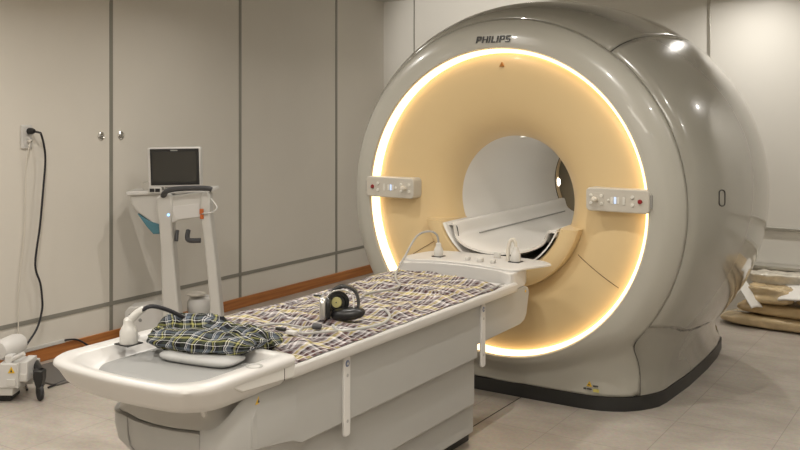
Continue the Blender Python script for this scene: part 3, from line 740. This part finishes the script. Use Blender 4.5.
st = merge_fabric('plaid_shirt', [
    heap(0.015, -2.233, .200, .062, .062, 14, 1.7, .762, .15),
    heap(-0.115, -2.143, .13, .05, .085, 30, 5.2, .757, -.2, .02),
    heap(0.050, -2.118, .15, .055, .070, 5, 8.8, .757, .25),
    heap(0.125, -2.093, .10, .05, .055, 60, 12.4, .752, -.2),
    heap(-0.160, -2.233, .055, .035, .050, -20, 15.1, .765, .3)], M['shirt'])
tag(st, 'dark green and black plaid shirt crumpled on the head tray', 'shirt')
# light grey cushion under the shirt
mb = MB(); rows = []
for j in range(13):
    ph = -PI/2+PI*j/12
    row = []
    for k in range(41):
        a = 2*PI*k/40; cx_, sx_ = math.cos(a), math.sin(a); f = abs(math.cos(ph))**.35 if abs(math.cos(ph)) > 1e-4 else 0
        ex = math.copysign(abs(cx_)**.5, cx_)*.15*f; ey = math.copysign(abs(sx_)**.5, sx_)*.07*f
        row.append((.045+ex*math.cos(R(8))-ey*math.sin(R(8)), -2.26+ex*math.sin(R(8))+ey*math.cos(R(8)), .755+.017*math.sin(ph)))
    rows.append(row)
tag(mb.grid(rows).build('head_cushion', M['cushion'], ang=60), 'thin light grey head cushion half hidden under the dark plaid shirt', 'cushion')

# ------------------------------------------------------------------ headphones
yaw = R(YAW)
hp = thing('headphones', 'black and silver headphones lying on the plaid sheet', 'headphones', (.130, -1.585, .755), yaw, local=True)
c1 = MB().prism(rrect(-.034, .036, .002, .093, .026, 6), 'x', -.088, -.062).build('ear_cup', M['silver'], hp, bevel=.009, seg=3)
MB().prism(rrect(-.032, .034, .004, .090, .026, 6), 'x', -.063, -.046).build('ear_cushion', M['black'], c1, bevel=.006, seg=3)
c2 = MB().lathe([(.001, .014), (.030, .014), (.043, .008), (.046, 0), (.043, -.012), (.030, -.014), (.027, -.004), (.001, -.003)], c=(-.020, .045, .060), axis=(-.25, 1, -.1), n=32, cap=False).build('ear_cup', M['black'], hp)
MB().lathe([(.0005, .006), (.020, .006), (.0215, 0)], c=(-.024, .035, .062), axis=(-.25, -1, .1), n=26, cap=False).build('foam_disc', M['foam'], c2)
MB().lathe([(.0005, .0085), (.0028, .0085), (.003, .004)], c=(-.024, .035, .062), axis=(-.25, -1, .1), n=10, cap=False).build('sound_hole', M['black'], c2)
def ribbon(pts, w, th, sm=6):
    P = crom(pts, sm); loops = []
    for i, p in enumerate(P):
        tg = (P[min(i+1, len(P)-1)]-P[max(i-1, 0)]).normalized(); o_ = Vector((tg.z, 0, -tg.x)).normalized(); y_ = Vector((0, 1, 0))
        loops.append([p+y_*w/2+o_*th/2, p-y_*w/2+o_*th/2, p-y_*w/2-o_*th/2, p+y_*w/2-o_*th/2])
    return MB().loft(loops)
ribbon([(-.060, .0, .088), (-.050, .005, .103), (-.025, .012, .113), (.008, .02, .113), (.034, .02, .098), (.044, .01, .068), (.044, 0, .035)], .012, .0055).build('headband_trim', M['silver'], hp, bevel=.002)
ribbon([(-.045, .04, .104), (-.015, .045, .121), (.020, .045, .122), (.050, .04, .104), (.062, .03, .070), (.060, .02, .035)], .040, .011).build('headband', M['black'], hp, bevel=.004)
mbp = MB(); rows = []
for j in range(15):
    ph = -PI/2+PI*j/14; f = max(0, math.cos(ph))**.5
    rows.append([(.022+.068*math.copysign(abs(math.cos(2*PI*q/40))**.8, math.cos(2*PI*q/40))*f, .005+.042*math.sin(2*PI*q/40)*f, .024+.023*math.sin(ph)+.006*(math.cos(2*PI*q/40)*f)) for q in range(41)])
mbp.grid(rows).build('ear_cushion', M['black'], hp, ang=70)
MB().tube([(-.06, .02, .082), (-.085, .03, .088), (-.115, .035, .090)], .0045, 8).build('microphone', M['black'], hp)
tag(MB().tube([(.17, -1.70, .762), (.24, -1.74, .760), (.31, -1.60, .762), (.27, -1.46, .762), (.18, -1.36, .762)], .0055, 8).build('air_hose', M['tube']), 'clear grey air hose curving around the near side of the headphones', 'hose')
t = thing('headphone_cable', 'grey headphone cable with inline grey connector and white clip left of headphones', 'cable', (.1, -1.8, .76))
MB().tube([(.13, -1.76, .765), (.105, -1.80, .766), (.07, -1.79, .764), (-.02, -1.80, .764), (-.06, -1.90, .764), (-.02, -2.0, .77), (.05, -2.05, .79)], .0045, 8).build('cord', M['gcable'], t)
MB().tube([(.105, -1.80, .766), (.14, -1.86, .764), (.18, -1.84, .764), (.24, -1.76, .764)], .0045, 8).build('cord', M['gcable'], t)
MB().lathe([(.001, -.02), (.010, -.016), (.012, 0), (.010, .016), (.001, .02)], c=(.145, -1.765, .768), axis=(1, .6, 0), n=14).build('inline_connector', M['handle'], t)
MB().box(.105, .145, -1.90, -1.875, .762, .775, ).build('clip', M['white'], t, bevel=.003)
MB().box(.03, .075, -1.87, -1.855, .760, .772).build('clip', M['black'], t, bevel=.003)

# ------------------------------------------------------------------ patient monitor cart
k = 6.1/F
def L(px, py): return ((px-190)*k, 1.6-(py-104)*k)       # local frame: x to the right, z up
ct = thing('monitor_cart', 'white wheeled patient monitor cart standing by the panel wall', 'monitor cart', (-2.171, -.137, 0), yaw, local=True)
def P2(l): return [L(*p) for p in l]
def crv(l, n=4): return [(p.x, p.z) for p in crom([(a, 0, b) for a, b in l], n)]
# left and right uprights, bridge plate
MB().prism(P2([(158, 197), (166, 191), (173, 194), (174, 205), (173, 222), (175, 250), (178, 290), (181, 322), (183, 345), (163, 345), (163, 330), (163, 300), (162, 250), (160, 222), (158, 210)]), 'y', -.05, .07).build('upright', M['white2'], ct, bevel=.014, seg=3)
MB().prism(P2([(202, 194), (208, 190), (211, 195), (211, 212), (214, 235), (219, 280), (223, 325), (224, 345), (206, 345), (209, 325), (211, 306), (208, 270), (204, 232), (201, 215)]), 'y', -.05, .07).build('upright', M['white2'], ct, bevel=.012, seg=3)
MB().prism(P2([(166, 196), (205, 191), (207, 206), (204, 219), (198, 217), (180, 220), (172, 223), (170, 206)]), 'y', -.035, .05).build('front_plate', M['white2'], ct, bevel=.008, seg=3)
fp_ = MB().prism(P2([(172, 206), (200, 203), (201, 216), (177, 219)]), 'y', -.038, -.034).build('label_plate', M['white'], ct, bevel=.001)
MB().lathe([(.0005, .006), (.007, .005), (.008, 0)], c=(L(170, 214)[0], -.05, L(170, 214)[1]), axis=(0, -1, 0), n=14, cap=False).build('indicator', M['led'], ct)
for a, b in (((201, 208), (205, 213)), ((201.5, 213.5), (205, 218))):
    q = P2([(a[0], a[1]), (b[0], a[1]), (b[0], b[1]), (a[0], b[1])]); MB().prism(q, 'y', -.058, -.03).build('port', M['orange'], ct, bevel=.002)
# body behind with top tray
MB().prism(P2([(129, 195), (166, 193), (167, 235), (160, 233), (149, 221), (136, 212), (131, 204)]), 'y', .0, .20).build('housing', M['white2'], ct, bevel=.012, seg=3)
MB().prism(P2([(126.5, 191.5), (212, 188.5), (213, 191.5), (127, 195.5)]), 'y', -.02, .22).build('top_tray', M['white'], ct, bevel=.005)
MB().prism(P2([(137, 213.5), (149, 221), (159, 224), (159.5, 234), (153, 234), (146, 226)]), 'y', -.004, .2).build('side_accent', M['teal'], ct, bevel=.003)
# handle
hpts = [(*L(165, 195),), (*L(169, 190.5),), (*L(178, 188),), (*L(195, 187),), (*L(210, 187.3),), (*L(214, 188.5),)]
MB().tube([(a, -.085 if 0 < i else -.05, b) for i, (a, b) in enumerate(hpts)], .020, 12, flat=.8).build('handle', M['handle'], ct)
# hooks
MB().tube([(L(187, 231)[0], .03, L(187, 231)[1]), (L(187, 237)[0], .0, L(187, 237)[1]), (L(190, 240)[0], -.02, L(190, 240)[1]), (L(201, 240)[0], -.02, L(201, 240)[1])], .016, 10).build('hook', M['handle'], ct)
MB().tube([(L(176, 231)[0], .03, L(176, 231)[1]), (L(176, 241)[0], .0, L(176, 241)[1])], .012, 10).build('hook', M['handle'], ct)
# base: hoop between uprights, foot housings, casters
q = [L(180, 318), L(196, 321), L(211, 313)]
MB().prism(P2([(176, 326), (180, 321), (197, 322), (207, 318), (211, 311), (215, 330), (214, 345), (176, 345)]), 'y', -.05, .07).build('base_bridge', M['white2'], ct, bevel=.01, seg=3)
MB().lathe([(.001, 0), (.10, 0), (.108, .02), (.105, .07), (.09, .095), (.07, .10), (.001, .105)], c=(L(196, 322)[0], .21, L(196, 317)[1]-.01), n=32, cap=False).build('hose_reel', M['white'], ct)
MB().lathe([(.001, 0), (.06, 0), (.066, .008), (.06, .014), (.001, .014)], c=(L(190, 300)[0], .17, L(190, 301)[1]+.005), n=28, cap=False).build('reel_cap', M['wcable'], ct)
MB().prism([(a*1, b) for a, b in P2([(123, 345), (123, 313), (127, 308), (150, 304.5), (158, 306), (164, 312), (164, 345)])], 'y', .02, .16).build('base_housing', M['white'], ct, bevel=.012, seg=3)
MB().lathe([(.0005, .003), (.010, .003), (.012, 0)], c=(L(139, 321)[0], .02, L(139, 321)[1]), axis=(0, -1, 0), n=14, cap=False).build('screw', M['grey2'], ct)
MB().lathe([(.0005, .003), (.010, .003), (.012, 0)], c=(L(129, 316)[0], .02, L(129, 316)[1]), axis=(0, -1, 0), n=14, cap=False).build('screw', M['grey2'], ct)
zb_ = L(0, 345)[1]
MB().box(L(140, 0)[0], L(222, 0)[0], -.04, .20, .07, zb_+.005).build('base', M['white2'], ct, bevel=.01)
for x, y in ((L(145, 0)[0], .17), (L(145, 0)[0], .0), (L(216, 0)[0], .26), (L(216, 0)[0], .0)):
    w = MB().lathe([(.001, -.013), (.032, -.013), (.036, -.008), (.036, .008), (.032, .013), (.001, .013)], c=(x, y, .036), axis=(1, 0, 0), n=20, cap=False).build('caster', M['rubber'], ct)
    MB().box(x-.018, x+.018, y-.012, y+.012, .045, .075).build('fork', M['grey2'], w, bevel=.003)
# monitor
mo = MB().prism([(a, b) for a, b in P2([(148.5, 147.6), (199, 146.8), (200.5, 148), (201.3, 184.6), (200, 186.3), (150.5, 187.3), (149, 186), (147.4, 149)])], 'y', -.02, .045).build('monitor', M['white'], ct, bevel=.007, seg=3)
MB().prism(P2([(150.3, 149), (199, 148.3), (200, 184.2), (151.6, 185.2)]), 'y', -.024, -.018).build('bezel', M['black'], mo, bevel=.002)
MB().prism(P2([(152.8, 152), (196.6, 151), (197.3, 181.3), (154, 182.3)]), 'y', -.0252, -.0225).build('screen', M['screen'], mo, smooth=False)
MB().prism(P2([(171, 149.7), (178, 149.6), (178, 150.7), (171, 150.8)]), 'y', -.0255, -.0235).build('maker_mark', M['grey'], mo, smooth=False)
MB().prism(P2([(165, 186), (190, 186), (192, 193), (163, 193)]), 'y', .0, .06).build('monitor_foot', M['white2'], ct, bevel=.004)
MB().prism(P2([(141, 183), (148, 182), (149, 193), (142, 193)]), 'y', .02, .10).build('side_module', M['silver'], ct, bevel=.004)
pb = MB().prism(P2([(149, 187), (162, 187), (163, 193), (149, 193)]), 'y', -.03, .03).build('port_block', M['white2'], ct, bevel=.003)
for a in (153, 158.5): MB().prism(P2([(a-2.3, 188.2), (a+2.3, 188.2), (a+2.3, 191.6), (a-2.3, 191.6)]), 'y', -.033, -.028).build('port', M['black'], pb)
MB().tube([(L(207, 196)[0], .02, L(207, 196)[1]), (L(213, 200)[0], -.03, L(213, 200)[1]), (L(218.5, 206.5)[0], -.06, L(218.5, 206.5)[1]), (L(214, 211)[0], -.07, L(214, 211)[1]), (L(204, 212.5)[0], -.06, L(204, 212.5)[1])], .0045, 8).build('lead', M['white'], ct)

# ------------------------------------------------------------------ small wheeled unit at the left edge
k2 = 5.0/F
org = CAM+5.0*(Vector((-math.sin(yaw), math.cos(yaw), 0))+Vector((math.cos(yaw), math.sin(yaw), 0))*(20-400)/F)
def Q(px, py): return ((px-20)*k2, 1.6-(py-104)*k2)
eq = thing('wheeled_device', 'white wheeled device with warning label and black caster at the left edge', 'medical device', (org.x, org.y, 0), yaw, local=True)
def bx(nm, x0, x1, y0, y1, d0, d1, m, par=eq, bv=.004):
    a, b = Q(x0, y1), Q(x1, y0); return MB().box(a[0], b[0], d0, d1, a[1], b[1]).build(nm, m, par, bevel=bv, seg=3)
hs = bx('housing', 2, 21, 362, 386, -.04, .12, M['white'], bv=.005)
bx('side_module', 19.5, 28.5, 361, 381, -.02, .12, M['white'])
bx('ridge', 10, 19, 377, 384, -.046, -.03, M['white2'], hs, .002)
bx('ridge', 21, 28, 373, 380, -.026, -.01, M['white2'], hs, .002)
bx('top_rail', 20.0, 21.5, 361, 386, -.045, .1, M['white2'], hs, .002)
MB().tube([(*Q(7, 361)[:1], .0, Q(7, 361)[1]), (Q(15, 358)[0], -.01, Q(15, 358)[1]), (Q(25, 353)[0], -.01, Q(25, 353)[1])], .013, 10).build('lever', M['white'], eq)
bx('latch', 6, 13, 355, 363, -.02, .04, M['white'])
MB().lathe([(.001, -.09), (.045, -.085), (.056, -.06), (.06, .05), (.052, .09), (.001, .10)], c=(Q(1, 352)[0], .10, Q(1, 352)[1]), axis=(.25, 1, 0), n=28).build('drum', M['white'], eq)
bx('lower_tray', -8, 15, 386, 394, -.03, .14, M['white2'])
bx('chassis', -8, 26, 368, 390, .10, .20, M['white2'])
bx('foot_bumper', -8, 11, 392, 400.5, .0, .12, M['black'])
p0 = Q(14.5, 367)
tr = MB().prism([(Q(11, 371)[0], Q(11, 371)[1]), (Q(18, 371)[0], Q(18, 371)[1]), (Q(14.5, 364.5)[0], Q(14.5, 364.5)[1])], 'y', -.0425, -.0395).build('warning_label', M['yellow'], eq)
MB().prism([(Q(13.4, 370)[0], Q(13.4, 370)[1]), (Q(15.6, 370)[0], Q(15.6, 370)[1]), (Q(14.5, 366.8)[0], Q(14.5, 366.8)[1])], 'y', -.0435, -.042).build('warning_mark', M['letter'], tr)
MB().tube([(Q(27, 369)[0], .12, Q(27, 369)[1]), (Q(33, 371)[0], .07, Q(33, 371)[1]), (Q(39, 373)[0], .03, Q(39, 373)[1])], .020, 12).build('caster_arm', M['black'], eq)
fk = MB().prism([Q(33, 370), Q(43, 371), Q(43, 379), Q(40.5, 390), Q(37, 390), Q(33.5, 379)], 'y', -.01, .055).build('caster_fork', M['black'], eq, bevel=.006)
zc2 = .047
MB().lathe([(.001, -.012), (.034, -.012), (.044, -.009), (.047, 0), (.044, .009), (.034, .012), (.001, .012)], c=(Q(38.5, 0)[0], .02, zc2), axis=(1, .8, 0), n=28, cap=False).build('caster_wheel', M['rubber'], eq)
bx('caster_release', 27.5, 30.5, 374, 378, .04, .09, M['silver'])
tag(MB().prism(rrect(-2.62, -2.2, -1.15, -.60, .03), 'z', 0, .012).build('floor_slab', mat('slab_grey', (.12, .11, .10), .6), bevel=.003), 'flat dark grey slab on the floor beside the wooden baseboard', 'mat')  # thin dark grey slab lying by the baseboard

# ------------------------------------------------------------------ packed pads and sheets by the back wall
def pillow(name, cx, cy, z0, ax, ay, H, rz, m, seed, lab, cat, wr=.5, fold=0, group=None, sq=.45):
    rows = []; NJ, NK = 24, 96
    for j in range(NJ+1):
        ph = -PI/2+PI*j/NJ; f = max(0, math.cos(ph))**.4; row = []
        for q in range(NK+1):
            a = 2*PI*q/NK; c_, s_ = math.cos(a), math.sin(a)
            x = math.copysign(abs(c_)**sq, c_)*ax*f; y = math.copysign(abs(s_)**sq, s_)*ay*f
            z = H*(.5+.5*math.sin(ph))
            d = (1-2*abs(nz(x*9+y*3, y*12, seed)))*.018*wr+(1-2*abs(nz(x*24, y*22+z*30, seed+3)))*.008*wr
            if math.sin(ph) > 0: z += d*f
            r_ = 1+.05*wr*nz(c_*3, s_*3, seed)
            x2, y2 = x*r_+.006*wr*nz(z*50, y*30, seed), y*r_-.01*wr*math.sin(z*70+seed)
            row.append((cx+x2*math.cos(rz)-y2*math.sin(rz), cy+x2*math.sin(rz)+y2*math.cos(rz), z0+max(0, z)))
        rows.append(row)
    o = MB().grid(rows).build(name, m, ang=70)
    return tag(o, lab, cat, group)
pillow('packed_pad', 1.22, 2.55, 0, .66, .17, .085, R(-2), M['plastic'], 2.2, 'lowest long beige pad in shiny clear plastic on the floor', 'packed pad', .5)
pillow('packed_pad', 1.30, 2.56, .088, .62, .15, .075, R(-3), M['kraft'], 6.2, 'second beige pad from the floor in the wrapped pile', 'packed pad', .6)
pillow('plastic_bag', .90, 2.56, .165, .17, .13, .12, R(4), M['plastic'], 11.3, 'lumpy clear plastic bag of beige padding against the back wall', 'plastic bag', 1.3)
pillow('beige_bundle', 1.40, 2.54, .165, .30, .15, .08, R(-6), M['kraft'], 17.3, 'flat dark beige bundle under the white folded sheet', 'bundle', .8)
pillow('crumpled_film', .95, 2.68, .285, .22, .09, .075, R(2), M['clear'], 21.3, 'crumpled clear plastic film lying on top of the lumpy bag', 'plastic film', 1.3)
def sheet2(cx, cy, z, w, d, rz, tilt, seed, bend):
    def fn(u, v):
        x = (u-.5)*w; y = (v-.5)*d; h = bend*(x*x)+.010*nz(x*9, y*9, seed)+tilt*y
        return (cx+x*math.cos(rz)-y*math.sin(rz), cy+x*math.sin(rz)+y*math.cos(rz), z+h), (u, v)
    return fn
o = fabric('folded_sheet', 24, 20, sheet2(1.14, 2.50, .285, .30, .22, R(-6), .35, 3.1, -.7), M['paper'], solid=.012)
tag(o, 'white folded sheet draped over the bundle near the right edge', 'folded sheet')
o = fabric('reflection_sheet', 20, 20, sheet2(.745, 2.42, .31, .12, .24, R(65), 1.2, 8.1, -2.0), M['paper'], solid=.006)  # raised and enlarged to take in the bags' reflection on the scanner
tag(o, 'white sheet by the plastic bag, enlarged to stand for the reflection on the scanner side', 'sheet')

# ------------------------------------------------------------------ world and view
w = bpy.data.worlds.new('world'); bpy.context.scene.world = w; w.use_nodes = True
w.node_tree.nodes['Background'].inputs[0].default_value = (.8, .78, .74, 1); w.node_tree.nodes['Background'].inputs[1].default_value = .02
vs_ = bpy.context.scene.view_settings; vs_.view_transform = 'Standard'; vs_.look = 'None'; vs_.gamma = 1; vs_.use_curve_mapping = False; vs_.exposure = 0
